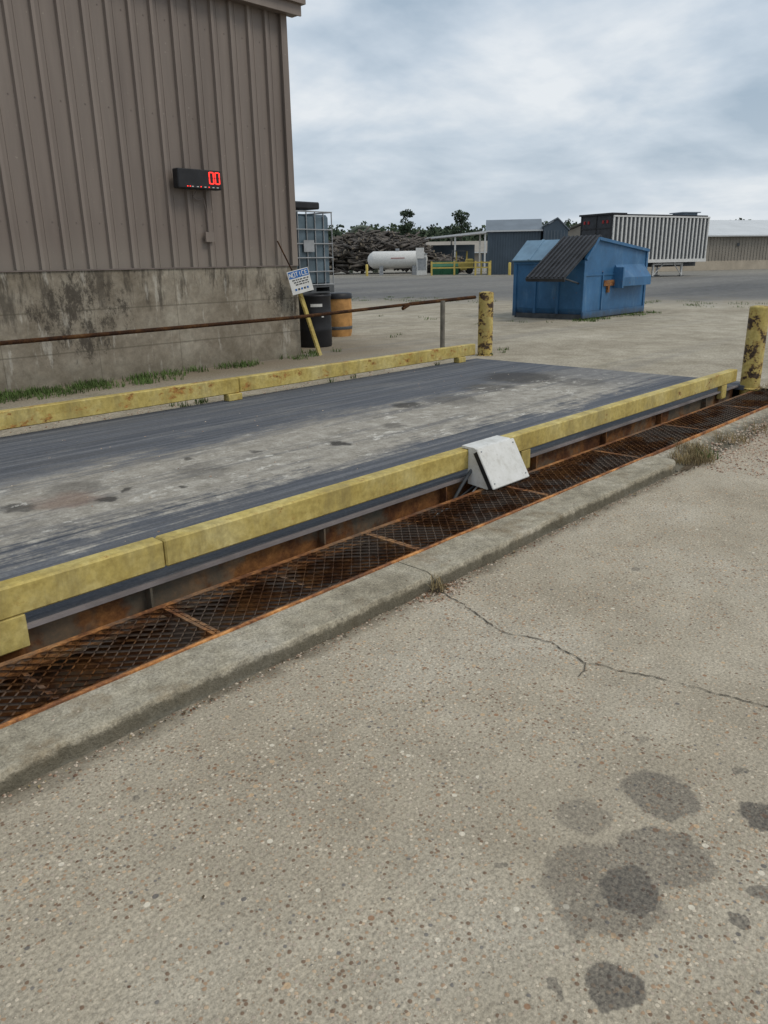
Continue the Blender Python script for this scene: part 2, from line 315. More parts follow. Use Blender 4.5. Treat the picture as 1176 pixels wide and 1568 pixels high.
# ---------------------------------------------------------------- mesh builder
class B:
    def __init__(s, name): s.name = name; s.v = []; s.f = []; s.mi = []; s.sm = []; s.mats = []
    def _m(s, m):
        if m not in s.mats: s.mats.append(m)
        return s.mats.index(m)
    def add(s, vs, fs, m, smooth=False):
        o = len(s.v); s.v += [tuple(q) for q in vs]; k = s._m(m)
        for f in fs: s.f.append(tuple(i+o for i in f)); s.mi.append(k); s.sm.append(smooth)
    def box(s, x0, x1, y0, y1, z0, z1, m, M4=None):
        vs = [Vector((x, y, z)) for x in (x0, x1) for y in (y0, y1) for z in (z0, z1)]
        if M4 is not None: vs = [M4 @ q for q in vs]
        s.add(vs, [(0,1,3,2),(4,6,7,5),(0,4,5,1),(2,3,7,6),(0,2,6,4),(1,5,7,3)], m)
    def bbox(s, x0, x1, y0, y1, z0, z1, m, b, M4=None):
        cx, cy, cz = (x0+x1)/2, (y0+y1)/2, (z0+z1)/2; hx, hy, hz = (x1-x0)/2, (y1-y0)/2, (z1-z0)/2
        vs = []; idx = {}
        for sx in (-1, 1):
            for sy in (-1, 1):
                for sz in (-1, 1):
                    for a in range(3):
                        h = [hx-b, hy-b, hz-b]; h[a] += b
                        idx[(sx, sy, sz, a)] = len(vs); vs.append(Vector((cx+sx*h[0], cy+sy*h[1], cz+sz*h[2])))
        fs = []
        for a in range(3):
            o = [i for i in range(3) if i != a]
            for sg in (-1, 1):
                q = []
                for (p1, p2) in ((-1,-1),(1,-1),(1,1),(-1,1)):
                    k = [0,0,0]; k[a] = sg; k[o[0]] = p1; k[o[1]] = p2; q.append(idx[(k[0],k[1],k[2],a)])
                fs.append(tuple(q))
        for a in range(3):
            o = [i for i in range(3) if i != a]
            for p1 in (-1, 1):
                for p2 in (-1, 1):
                    def g(e, face):
                        k = [0,0,0]; k[a] = e; k[o[0]] = p1; k[o[1]] = p2; return idx[(k[0],k[1],k[2],face)]
                    fs.append((g(-1, o[0]), g(1, o[0]), g(1, o[1]), g(-1, o[1])))
        for sx in (-1, 1):
            for sy in (-1, 1):
                for sz in (-1, 1): fs.append(tuple(idx[(sx,sy,sz,a)] for a in range(3)))
        if M4 is not None: vs = [M4 @ q for q in vs]
        s.add(vs, fs, m)
    def cyl(s, p0, p1, r0, m, r1=None, n=16, cap=True, capm=None):
        p0 = Vector(p0); p1 = Vector(p1); r1 = r0 if r1 is None else r1
        d = (p1-p0).normalized(); a = d.orthogonal().normalized(); b = d.cross(a)
        vs = []
        for p, r in ((p0, r0), (p1, r1)):
            for i in range(n):
                t = 2*pi*i/n; vs.append(p+a*(r*cos(t))+b*(r*sin(t)))
        s.add(vs, [(i, (i+1) % n, n+(i+1) % n, n+i) for i in range(n)], m, True)
        if cap:
            s.add(vs[:n], [tuple(range(n))[::-1]], capm or m); s.add(vs[n:], [tuple(range(n))], capm or m)
    def tube(s, pts, r, m, n=8):
        for i in range(len(pts)-1): s.cyl(pts[i], pts[i+1], r, m, n=n)
    def lathe(s, c, prof, m, n=28):
        vs = []
        for (r, h) in prof:
            for i in range(n):
                t = 2*pi*i/n
                vs.append(Vector(c)+Vector((r*cos(t), r*sin(t), h)))
        s.add(vs, [(j*n+i, j*n+(i+1) % n, (j+1)*n+(i+1) % n, (j+1)*n+i) for j in range(len(prof)-1) for i in range(n)], m, True)
    def quad(s, a, b, c, d, m): s.add([a, b, c, d], [(0, 1, 2, 3)], m)
    def prism(s, poly, M4, depth, m):
        n = len(poly); vs = [M4 @ Vector((a, b, 0)) for a, b in poly]+[M4 @ Vector((a, b, depth)) for a, b in poly]
        s.add(vs, [tuple(range(n))[::-1], tuple(range(n, 2*n))]+[(i, (i+1) % n, n+(i+1) % n, n+i) for i in range(n)], m)
    def done(s, parent=None):
        me = bpy.data.meshes.new(s.name); me.from_pydata(s.v, [], s.f)
        for m in s.mats: me.materials.append(m)
        me.polygons.foreach_set('material_index', s.mi); me.polygons.foreach_set('use_smooth', s.sm)
        me.validate(); me.update()
        o = bpy.data.objects.new(s.name, me); COL.objects.link(o)
        if parent: o.parent = parent
        return o
def empty(name):
    o = bpy.data.objects.new(name, None); COL.objects.link(o); return o
def frame(o, x, y, z):
    m = Matrix.Identity(4)
    for i, a in enumerate((x, y, z)):
        for j in range(3): m[j][i] = a[j]
    for j in range(3): m[j][3] = o[j]
    return m
FH = Vector((.727, .6865, 0)); RH = Vector((.6865, -.727, 0)); UP = Vector((0, 0, 1))
def YP(r, d, z=0.1): return RH*r+FH*d+UP*z
def YF(r, d, z=0.1): return frame(YP(r, d, z), RH, FH, UP)

# ---------------------------------------------------------------- ground
GZ = 0.10
g = B('ground')
XE = 9.35
Lf, Rt, Bk, Fr = -14.0, 2500.0, 2500.0, -60.0
g.quad((Lf, Fr, 0), (XE, Fr, 0), (XE, 2.24, 0), (Lf, 2.24, 0), M['front'])
g.quad((XE, Fr, 0), (40, Fr, 0), (40, 1.2, 0), (XE, 1.2, 0), M['front'])
g.quad((XE, 1.2, 0), (40, 1.2, 0), (40, 2.5, GZ), (XE, 2.5, GZ), M['yard'])
g.quad((XE, 2.5, GZ), (40, 2.5, GZ), (40, 7.0, GZ), (XE, 7.0, GZ), M['yard'])
g.quad((40, Fr, 0), (Rt, Fr, 0), (Rt, 1.2, 0), (40, 1.2, 0), M['yard'])
g.quad((40, 1.2, 0), (Rt, 1.2, 0), (Rt, 2.5, GZ), (40, 2.5, GZ), M['yard'])
g.quad((40, 2.5, GZ), (Rt, 2.5, GZ), (Rt, 7, GZ), (40, 7, GZ), M['yard'])
g.quad((Lf, 7.0, GZ), (Rt, 7.0, GZ), (Rt, Bk, GZ), (Lf, Bk, GZ), M['yard'])
g.quad((-2500, Fr, 0), (Lf, Fr, 0), (Lf, Bk, 0), (-2500, Bk, 0), M['yard'])
g.quad((Lf, 2.4, -.7), (XE, 2.4, -.7), (XE, 7.0, -.7), (Lf, 7.0, -.7), M['pit'])
g.quad((Lf, 7.0, -.7), (XE, 7.0, -.7), (XE, 7.0, GZ), (Lf, 7.0, GZ), M['pit'])
g.quad((XE, 2.4, -.7), (XE, 7.0, -.7), (XE, 7.0, GZ), (XE, 2.4, GZ), M['pit'])
g.quad((Lf, 2.4, -.7), (Lf, 7, -.7), (Lf, 7, GZ), (Lf, 2.4, GZ), M['pit'])
g.done()

def kerb():
    b = B('concrete_kerb')
    def wv(x): return 0.010*sin(x*1.7)+0.006*sin(x*5.1+1)+.004*sin(x*17)
    def nz(x, s, o): return mnoise.noise(Vector((x*s, o, 0)))
    def seg(xa, xb, step, tail=False):
        n = int((xb-xa)/step); rows = []
        for i in range(n+1):
            x = xa+(xb-xa)*i/n
            e = max(0, (x-(xb-.35))/.35) if tail else 0
            yf = 2.235+wv(x)+nz(x, 22, 1)*.006+nz(x, 60, 2)*.003+e**2.5*0.17
            zt = (.078+nz(x, 3, 5)*.003)*(1-.45*e**3)
            ch = math.exp(-((x-2.72)/.05)**2)*0.03+max(0, nz(x, 14, 3)-.12)*.05+max(0, nz(x, 45, 9)-.1)*.015
            rows.append([(x, yf, -.01), (x, yf+.003, zt*.72-ch*.3), (x, yf+.008+ch*.4, zt*.93-ch*.2), (x, yf+.014+ch, zt*.99), (x, yf+.03+ch*1.2, zt+nz(x, 25, 7)*.001), (x, 2.475, zt+.002), (x, 2.475, -.7)])
        vs = [p for r in rows for p in r]; k = 7
        b.add(vs, [(i*k+j, (i+1)*k+j, (i+1)*k+j+1, i*k+j+1) for i in range(n) for j in range(k-1)], M['kerb'], False)
        b.add(rows[0], [tuple(range(7))], M['kerb']); b.add(rows[-1], [tuple(range(7))[::-1]], M['kerb'])
    seg(-14, -1, .15); seg(-1, 2.716, .012); seg(2.724, 5.8, .016, True)
    n = 90; rows = []
    for i in range(n+1):
        x = 5.60+(XE-5.60)*i/n
        rows.append([(x, 2.22+.04*sin(x*2.1)+random.uniform(-.012, .012), -.01), (x, 2.36+random.uniform(-.01, .01), .045), (x, 2.475, .068), (x, 2.475, -.7)])
    vs = [p for r in rows for p in r]
    b.add(vs, [(i*4+j, (i+1)*4+j, (i+1)*4+j+1, i*4+j+1) for i in range(n) for j in range(3)], M['kerb'])
    b.done()
kerb()

def crack(name, pts, w0, w1):
    b = B(name); P = []
    for i in range(len(pts)-1):
        a = Vector(pts[i]); c = Vector(pts[i+1]); n = max(2, int((c-a).length/.018))
        for k in range(n): P.append(a.lerp(c, k/n))
    o = Vector((0, 0)); Q = []
    for p in P:
        o = o*.8+Vector((random.uniform(-.008, .008), random.uniform(-.008, .008))); Q.append(p+o)
    P = Q; vs = []
    for i, p in enumerate(P):
        d = (P[min(i+1, len(P)-1)]-P[max(i-1, 0)]).normalized(); nn = Vector((-d.y, d.x)); t = i/len(P)
        w = (w0*(1-t)+w1*t)*random.uniform(.15, 1.25)
        vs += [(p.x+nn.x*w, p.y+nn.y*w, .004), (p.x-nn.x*w, p.y-nn.y*w, .004)]
    b.add(vs, [(2*i, 2*i+1, 2*i+3, 2*i+2) for i in range(len(P)-1)], M['crack']); return b.done()
crack('pavement_crack', [(2.70, 2.2), (2.66, 2.0), (2.55, 1.72), (2.62, 1.5), (2.54, 1.30), (2.60, 1.12), (2.66, .9), (2.70, .66), (2.9, .3), (2.95, -.4)], .0038, .002)
crack('pavement_crack', [(2.54, 1.30), (2.42, 1.26)], .005, .001)

# ---------------------------------------------------------------- drainage grate (expanded metal)
def grate():
    b = B('expanded_metal_grate')
    y0, y1, z = 2.515, 2.905, .078
    px, rows = 0.066, 12
    dy = (y1-y0)/rows; hw = .0040
    joints = [1.63+1.3*k for k in range(-9, 6)]
    x0, x1 = joints[0], XE
    n = int((x1-x0)/(px/2))
    for r in range(rows+1):
        yc = y0+dy*r; ph = r % 2
        vs = []
        for i in range(n+1):
            x = x0+i*px/2; sag = -.008*abs(sin((x-.33)/1.3*pi))*sin((yc-y0)/(y1-y0)*pi)+mnoise.noise(Vector((x*4, yc*6, 0)))*.003
            up = ((i+ph) % 2)
            y = yc+(dy*.46 if up else -dy*.46)
            y = min(max(y, y0), y1)
            vs += [(x, y-hw, z+.006+sag), (x, y+hw, z-.001+sag), (x, y+hw*.6, z-.008+sag)]
        fs = []
        for i in range(n):
            fs += [(3*i, 3*i+3, 3*i+4, 3*i+1), (3*i+1, 3*i+4, 3*i+5, 3*i+2)]
        b.add(vs, fs, M['rustb'])
    b.box(x0, x1, 2.477, 2.490, z-.02, z+.009, M['rustlite'])
    b.box(x0, x1, 2.491, 2.516, z-.02, z-.002, M['rustedge'])
    b.box(x0, x1, 2.905, 2.935, z-.03, z+.004, M['rustedge'])
    for j in joints:
        b.box(j-.020, j-.003, 2.517, 2.904, z-.03, z+.004, M['rustedge']); b.box(j+.003, j+.020, 2.517, 2.904, z-.03, z+.002, M['rustedge'])
    for k in range(-18, 12):
        xx = 1.63+.65*k
        b.box(xx-.01, xx+.01, 2.517, 2.90, z-.12, z-.05, M['rustb'])
    b.done()
grate()

# ---------------------------------------------------------------- scale deck
def deck():
    root = empty('truck_scale')
    b = B('deck'); DZ = .14; xe = 9.15
    b.box(-13.5, xe, 3.09, 6.95, .118, DZ, M['deck']); b.done(root)
    b = B('edge_beam')
    b.box(-13.5, xe, 3.060, 3.088, .122, .138, M['deckedge'])
    b.box(-13.5, xe, 3.115, 3.13, -.42, .1175, M['rust'])
    b.box(-13.5, xe, 3.045, 3.1145, -.055, -.040, M['rust'])
    b.box(-13.5, xe, 3.02, 3.22, -.46, -.42, M['rust'])
    x = -13+.35
    while x < xe-.2:
        b.box(x, x+.012, 3.065, 3.1145, -.039, .117, M['rust']); x += 1.1
    b.done(root)
    b = B('end_plate'); b.box(xe, XE+.12, 3.0, 6.98, .09, .137, M['deck']); b.done(root)
deck()

def rails():
    b = B('yellow_guard_rail')
    for xa, xb in ((-13, 1.735), (1.741, 9.02)):
        b.bbox(xa, xb, 3.045, 3.135, .20, .335, M['yel'], .008)
    for xp, w in ((-4.2, .2), (-1.6, .2), (.88, .2), (4.72, .12), (8.62, .14)):
        b.bbox(xp, xp+w, 3.0485, 3.10, .05, .199, M['yel'], .006)
    b.done()
    b = B('yellow_guard_rail')
    for xa, xb in ((-13, 5.02), (5.026, 9.28)):
        b.bbox(xa, xb, 6.86, 6.95, .215, .375, M['yelfar'], .008)
    for xp, w in ((-4, .16), (.6, .16), (4.85, .18), (8.85, .16)):
        b.bbox(xp, xp+w, 6.83, 6.93, .141, .214, M['yelfar'], .006)
    b.done()
rails()

def bollard(x, y, zt, r):
    b = B('yellow_bollard')
    b.lathe((x, y, 0), [(r, .0), (r, zt-.015), (r*.98, zt), (r*.5, zt+.012), (0.001, zt+.015)], M['yelb'], 32)
    b.lathe((x, y, 0), [(r*1.02, .10), (r*1.15, .115), (r*1.2, .10)], M['yelb'], 24)
    b.done()
bollard(9.28, 2.98, 1.0, .105); bollard(10.12, 7.30, 1.06, .115)

def piperail():
    b = B('pipe_railing')
    y = 7.5
    b.tube([(-12, y, .84), (3, y, .885), (6.4, y, .90), (8.6, y, .955)], .021, M['rustpipe'], 10)
    b.tube([(8.55, y, .955), (10.1, y, .985)], .026, M['rustpipe'], 10)
    b.tube([(8.4, y, .90), (8.55, y, .955)], .026, M['rustpipe'], 10)
    b.cyl((9.25, y-.04, 0), (9.25, y-.04, .97), .036, M['postgray'])
    for x in (-6, -1): b.cyl((x, y, 0), (x, y, .86), .03, M['rustpipe'])
    b.done()
piperail()

def jbox():
    b = B('junction_box')
    prof = [(3.044, .10), (2.885, .085), (2.840, .105), (2.975, .340), (2.995, .352), (3.10, .356), (3.10, .340), (3.044, .340)]
    x0, x1 = 4.06, 4.47
    m4 = frame((x0, 0, 0), (0, 1, 0), (0, 0, 1), (1, 0, 0))
    b.prism(prof, m4, x1-x0, M['whitebox'])
    a = Vector((0, 2.840, .105)); c = Vector((0, 2.975, .340)); d = (c-a).normalized(); nrm = Vector((0, -d.z, d.y))
    F4 = frame((x0, a.y, a.z), (1, 0, 0), d, nrm)
    L = (c-a).length
    b.bbox(-.012, x1-x0+.012, -.015, L+.01, .001, .014, M['whitebox'], .005, F4)
    b.box(-.008, -.001, .0, L-.01, -.03, .0, M['black'], F4)
    for u, v in ((.02, .02), (x1-x0-.02, .02), (.02, L-.02), (x1-x0-.02, L-.02)):
        p = F4 @ Vector((u, v, .014)); q = F4 @ Vector((u, v, .019)); b.cyl(p, q, .005, M['gray'], n=8)
    b.done()
    c = B('power_cable')
    pts = []
    for i in range(14):
        t = i/13; pts.append((4.12-.75*t, 3.0+.01*t, .10-.10*t-.04*sin(pi*t)))
    c.tube(pts, .008, M['black'], 6)
    c.tube([(4.07, 3.02, .2), (3.95, 3.02, .10), (3.82, 3.02, -.03)], .012, M['dkgray'], 6)
    c.tube([(4.18, 3.0, .11), (4.0, 2.98, .04), (3.6, 2.96, .0)], .005, M['white'], 6)
    c.done()
jbox()

# ---------------------------------------------------------------- building
def building():
    root = empty('metal_warehouse')
    YB, XC, ZT, ZC = 9.7, 8.33, 4.93, 1.495
    b = B('foundation_wall'); b.box(-12, XC, YB-.05, 24, 0, ZC, M['found']); b.done(root)
    b = B('siding')
    prof = []; x = -12.0; p = .305
    while x < XC-.02:
        for dx, dy in ((0, 0), (.125, 0), (.137, -.042), (.178, -.042), (.190, 0), (.245, 0), (.250, -.006), (.258, -.006), (.263, 0)):
            if x+dx < XC: prof.append((x+dx, YB+dy))
        x += p
    prof.append((XC, YB))
    n = len(prof)
    vs = [(a, c, ZC) for a, c in prof]+[(a, c, ZT) for a, c in prof]
    b.add(vs, [(i, i+1, n+i+1, n+i) for i in range(n-1)], M['siding'])
    b.quad((XC, YB, ZC), (XC, 24, ZC), (XC, 24, ZT), (XC, YB, ZT), M['siding'])
    b.add([(XC, YB, ZT), (XC, 24, ZT), (XC, 16.8, ZT+1.2)], [(0, 1, 2)], M['siding'])
    b.quad((-12, 24, ZC), (XC, 24, ZC), (XC, 24, ZT), (-12, 24, ZT), M['siding'])
    b.quad((-12, YB, ZC), (-12, 24, ZC), (-12, 24, ZT), (-12, YB, ZT), M['siding'])
    for zz in (2.05, 3.4, 4.5):
        x = -1.0
        while x < XC: b.box(x+.03, x+.042, YB-.006, YB-.001, zz, zz+.012, M['trim']); x += p
    b.done(root)
    b = B('corner_trim'); b.box(XC-.09, XC+.02, YB-.058, YB-.045, ZC+.002, ZT-.002, M['siding']); b.box(XC+.003, XC+.02, YB-.044, YB+.1, ZC+.002, ZT-.002, M['siding'])
    b.done(root)
    b = B('base_flashing'); b.box(-12, XC, YB-.068, YB-.0515, ZC-.004, ZC+.012, M['trim']); b.done(root)
    b = B('roof')
    b.box(-12, XC+.16, YB-.17, YB-.02, ZT-.02, ZT+.05, M['trim'])
    b.box(-12, XC+.18, YB-.20, YB-.172, ZT-.03, ZT+.11, M['siding'])
    b.box(-12, XC+.22, YB-.26, YB-.10, ZT+.112, ZT+.22, M['siding'])
    b.quad((-12, YB-.26, ZT+.225), (XC+.25, YB-.26, ZT+.225), (XC+.25, 16.8, ZT+1.4), (-12, 16.8, ZT+1.4), M['trim'])
    b.quad((-12, 24.2, ZT+.2), (XC+.25, 24.2, ZT+.2), (XC+.25, 16.8, ZT+1.4), (-12, 16.8, ZT+1.4), M['trim'])
    b.done(root)
    d = B('weight_display')
    x0, x1, z0, z1, yf = 6.20, 6.89, 2.51, 2.755, YB-.22
    d.bbox(x0, x1, yf, YB-.09, z0, z1, M['black'], .012)
    d.box(x0+.1, x0+.14, YB-.09, YB-.03, z0+.03, z1-.03, M['dkgray']); d.box(x1-.14, x1-.1, YB-.09, YB-.03, z0+.03, z1-.03, M['dkgray'])
    def seg(cx, cz, w, h, t=.014):
        for (a, bb, c, e) in ((cx-w/2+t, cx+w/2-t, cz+h/2-t, cz+h/2), (cx-w/2+t, cx+w/2-t, cz-h/2, cz-h/2+t),
                              (cx-w/2, cx-w/2+t, cz+t*.3, cz+h/2-t*.4), (cx+w/2-t, cx+w/2, cz+t*.3, cz+h/2-t*.4),
                              (cx-w/2, cx-w/2+t, cz-h/2+t*.4, cz-t*.3), (cx+w/2-t, cx+w/2, cz-h/2+t*.4, cz-t*.3)):
            d.box(a, bb, yf-.006, yf-.001, c, e, M['led'])
    seg(x1-.165, z0+.145, .08, .155); seg(x1-.068, z0+.145, .08, .155)
    for u in (.13, .17, .34, .47): d.box(x0+u, x0+u+.014, yf-.005, yf-.001, z0+.022, z0+.034, M['led'])
    for u in (.20, .28, .40, .53, .6): d.box(x0+u, x0+u+.03, yf-.005, yf-.001, z0+.022, z0+.032, M['white'])
    d.done(root)
    c = B('display_cable')
    c.tube([(6.55, YB-.12, 2.51), (6.5, YB-.08, 2.42), (6.58, YB-.06, 2.38), (6.68, YB-.06, 2.41), (6.72, YB-.06, 2.2), (6.72, YB-.06, 1.98)], .008, M['trim'], 6)
    c.box(6.66, 6.80, YB-.08, YB-.044, 1.84, 1.97, M['siding']); c.done(root)
building()

def sign():
    b = B('notice_sign')
    yb = 9.50
    b.cyl((7.92, yb+.1, 1.86), (8.22, yb+.02, 1.25), .011, M['rustpipe'], n=8)
    P = Vector((8.56, yb-.05, .1)); Q = Vector((8.20, yb, 1.18)); d = (Q-P).normalized()
    sd = Vector((d.z, 0, -d.x)).normalized(); nn = sd.cross(d)
    F4 = frame(P, sd, d, nn)
    b.box(-.03, .03, 0, (Q-P).length, -.02, .02, M['yel'], F4)
    face = Vector((-.35, -1, .12)).normalized()
    ux = Vector((0, 0, 1)).cross(face).normalized()
    if ux.x < 0: ux = -ux
    uy = face.cross(ux)
    if uy.z < 0: uy = -uy
    rx = (ux*cos(radians(12))+uy*sin(radians(12))).normalized()
    ry = (uy*cos(radians(12))-ux*sin(radians(12))).normalized()
    S = frame(Vector((8.19, yb-.07, 1.27)), rx, ry, face)
    w, h = .18, .175
    b.box(-w, w, -h, h, -.004, .004, M['white'], S)
    b.box(-w+.012, w-.012, h-.115, h-.012, .0045, .006, M['signblue'], S)
    def stroke(x0, y0, x1, y1, t=.011, m=M['white']):
        a = Vector((x0, y0)); c = Vector((x1, y1)); dd = (c-a); dd.normalize(); n = Vector((-dd.y, dd.x))*t/2
        pts = [a-n, c-n, c+n, a+n]; b.add([S @ Vector((p.x, p.y, .0075)) for p in pts], [(0, 1, 2, 3)], m)
    lw, lh, y0 = .038, .062, h-.095
    letters = {'N': [(0,0,0,1),(0,1,1,0),(1,0,1,1)], 'O': [(0,0,0,1),(0,1,1,1),(1,1,1,0),(1,0,0,0)], 'T': [(0,1,1,1),(.5,0,.5,1)], 'I': [(.5,0,.5,1)], 'C': [(1,1,0,1),(0,1,0,0),(0,0,1,0)], 'E': [(1,1,0,1),(0,1,0,0),(0,0,1,0),(0,.5,.8,.5)]}
    for i, L in enumerate('NOTICE'):
        ox = -w+.026+i*.053
        for s in letters[L]: stroke(ox+s[0]*lw, y0+s[1]*lh, ox+s[2]*lw, y0+s[3]*lh)
    for row, yy in enumerate((.03, -.005, -.04)):
        x = -.13+.02*row
        while x < .12:
            ln = random.uniform(.02, .05); stroke(x, yy, x+ln, yy, .016, M['signtxt']); x += ln+.014
    for k in range(5): stroke(-.12+k*.05, -.11, -.12+k*.05+.03, -.11, .03, M['signtxt'] if k % 2 else M['signblue'])
    b.done()
sign()

def drum(name, x, y, m, zt=.98, r=.29, extra=None):
    b = B(name); h = zt-GZ
    pr = [(r*.97, 0), (r, .02), (r, h*.30), (r*1.03, h*.33), (r, h*.36), (r, h*.63), (r*1.03, h*.66), (r, h*.69), (r, h*.95), (r*1.03, h*.965), (r*1.03, h), (r*.95, h), (r*.94, h-.02), (0.001, h-.015)]
    b.lathe((x, y, GZ), pr, m, 32)
    b.cyl((x+.1, y-.1, zt-.02), (x+.1, y-.1, zt+.005), .03, m, n=10)
    if extra: extra(b)
    return b.done()
def lab(b):
    c = Vector((9.5, 10.6, 0)); a0 = math.atan2(-c.y, -c.x)+.15
    for (da, zz, w, hh) in ((0, .80, .10, .05), (.35, .62, .02, .02)):
        vs = []
        for k in range(5):
            a = a0+da+(k/4-.5)*w/.29*2
            for z in (zz, zz+hh): vs.append((c.x+.306*cos(a), c.y+.306*sin(a), z))
        b.add(vs, [(2*k, 2*k+2, 2*k+3, 2*k+1) for k in range(4)], M['white'])
drum('black_drum', 9.5, 10.6, M['black'], 1.0, .30, lab)
for (x, y) in ((9.62, 11.32), (10.25, 11.42), (9.62, 11.98), (10.25, 12.02)): drum('black_drum', x, y, M['black'], 1.0)
def crate():
    b = B('orange_barrel')
    r = .30; h = .80; x, y = 11.15, 11.75
    b.lathe((x, y, GZ), [(r*.93, 0), (r, .1), (r*1.03, h*.5), (r, h-.08), (r*.96, h)], M['wood'], 28)
    b.lathe((x, y, GZ), [(r*1.04, h-.06), (r*1.05, h+.03), (r*.9, h+.05), (.001, h+.05)], M['black'], 28)
    b.lathe((x, y, GZ), [(r*1.02, .14), (r*1.03, .17), (r*1.03, .2), (r*1.02, .2)], M['dkgray'], 28)
    b.done()
    b = B('coiled_hose')
    for k in range(3):
        pts = [(10.45+.10*cos(t*pi/8), 11.3+.05*k, 1.08+.10*sin(t*pi/8)) for t in range(17)]
        b.tube(pts, .016, M['black'], 6)
    b.done()
crate()
def tote():
    b = B('ibc_tote')
    x0, x1, y0, y1, z0 = 9.32, 10.34, 10.95, 12.1, 1.0
    b.box(x0, x1, y0, y1, z0+.0, z0+.03, M['dkgray']); b.box(x0, x1, y0, y1, z0+.10, z0+.13, M['dkgray'])
    for xx in (x0, (x0+x1)/2-.06, x1-.12):
        b.box(xx, xx+.12, y0, y1, z0+.03, z0+.10, M['dkgray'])
    b.bbox(x0+.04, x1-.03, y0+.03, y1-.05, z0+.131, 2.36, M['tote'], .05)
    b.cyl((x0+.5, y0+.55, 2.36), (x0+.5, y0+.55, 2.42), .12, M['black'])
    b.bbox(x0-.02, x1-.30, y0-.02, y1, 2.44, 2.56, M['black'], .02)
    for z in (1.15, 1.38, 1.62, 1.86, 2.10, 2.40):
        b.tube([(x0, y0, z), (x1, y0, z), (x1, y1, z), (x0, y1, z), (x0, y0, z)], .012, M['gray'], 6)
    for i in range(6):
        x = x0+(x1-x0)*i/5; b.cyl((x, y0+.012, 1.13), (x, y0+.012, 2.40), .012, M['gray'], n=6); b.cyl((x, y1, 1.13), (x, y1, 2.38), .011, M['gray'], n=6)
        y = y0+(y1-y0)*i/5; b.cyl((x0+.012, y, 1.13), (x0+.012, y, 2.38), .011, M['gray'], n=6); b.cyl((x1-.012, y, 1.13), (x1-.012, y, 2.38), .011, M['gray'], n=6)
    b.box(x0+.3, x0+.55, y0-.018, y0-.013, 1.72, 1.92, M['gray'])
    b.done()
tote()

# ---------------------------------------------------------------- dumpster
def dumpster():
    b = B('blue_dumpster')
    X0, Y0, W, L = 17.36, 9.68, 1.95, 3.3
    zb, zf, zp, zr = .22, 1.50, 1.98, 1.70; vp = .55
    prof = [(0.05, zb), (0, .35), (0, zf), (vp, zp), (L, zr), (L, zb)]
    def P(v, u, z): return (X0+v, Y0+u, z)
    n = len(prof)
    for u in (0, W): b.add([P(v, u, z) for v, z in prof], [tuple(range(n))], M['blue'])
    for i in range(n):
        if i == 2: continue
        a = prof[i]; c = prof[(i+1) % n]
        b.quad(P(a[0], 0, a[1]), P(c[0], 0, c[1]), P(c[0], W, c[1]), P(a[0], W, a[1]), M['blue'])
    b.box(X0-.04, X0-.001, Y0-.03, Y0+W+.03, zf-.09, zf-.01, M['blue'])
    b.box(X0-.03, X0+.06, Y0-.03, Y0-.001, zb-.08, zf-.095, M['blue']); b.box(X0+L-.06, X0+L+.03, Y0-.03, Y0-.001, zb-.08, zr, M['blue'])
    b.box(X0-.03, X0-.001, Y0+W-.06, Y0+W+.03, zb-.08, zf-.095, M['blue'])
    b.box(X0-.02, X0+L, Y0-.045, Y0-.031, zb-.09, zb+.06, M['blue'])
    b.box(X0+.0, X0+L, Y0+.02, Y0+W-.02, .101, zb-.001, M['dkgray'])
    def bar(a, c, t=.035):
        a = Vector(a); c = Vector(c); d = (c-a); Ln = d.length; d.normalize(); s = Vector((0, 1, 0)); nn = d.cross(s)
        b.box(0, Ln, -t, t, -t, t, M['blue'], frame(a, d, s, nn))
    bar(P(0, -.036, zf), P(vp, -.036, zp)); bar(P(vp, -.036, zp), P(L, -.036, zr))
    for v in (.9, ): b.box(X0+v, X0+v+.06, Y0-.03, Y0-.001, zb+.07, 1.2, M['blue'])
    m4 = frame((X0+1.55, Y0, 0), (0, -1, 0), (0, 0, 1), (1, 0, 0))
    b.prism([(0.001, .86), (.24, .84), (.24, 1.05), (.001, 1.36)], m4, 1.6, M['blue'])
    b.box(X0+1.50, X0+1.57, Y0-.26, Y0-.002, .80, 1.30, M['blue'])
    b.box(X0+.95, X0+1.49, Y0-.05, Y0-.002, .86, 1.0, M['rustedge'])
    b.box(X0+1.15, X0+1.25, Y0-.055, Y0-.003, .7, .859, M['rustedge'])
    b.box(X0+.05, X0+L-.1, Y0-.02, Y0-.003, 1.12, 1.16, M['blue'])
    for u in (.65, 1.3): b.box(X0-.03, X0-.001, Y0+u, Y0+u+.07, zb, zf-.1, M['blue'])
    a = Vector((X0+vp+.1, Y0-.06, zp+.06)); c = Vector((X0-1.0, Y0-.06, 1.08)); d = (c-a); Ln = d.length; d.normalize(); s = Vector((0, 1, 0)); nn = s.cross(d)
    if nn.z < 0: nn = -nn
    F4 = frame(a, d, s, nn); Wl = 1.05
    b.box(0, Ln, 0, Wl, -.012, .012, M['blackmat'], F4)
    for k in range(9):
        u = .01+k*(Wl-.08)/8; b.box(.02, Ln-.02, u, u+.045, .0125, .045, M['blackmat'], F4)
    b.box(Ln-.03, Ln, .0, Wl, -.07, -.013, M['blackmat'], F4)
    b.cyl(P(-.9, .12, 1.12), P(0, .12, .95), .02, M['dkgray'], n=6)
    a = Vector((X0+vp, Y0+1.02, zp-.02)); c = Vector((X0-.10, Y0+1.02, zf-.02)); d = (c-a); Ln = d.length; d.normalize(); nn = s.cross(d)
    if nn.z < 0: nn = -nn
    F4 = frame(a, d, s, nn)
    b.box(0, Ln, 0, .96, .0, .03, M['lidblue'], F4); b.box(0, Ln, .44, .5, .031, .05, M['lidblue'], F4)
    b.done()
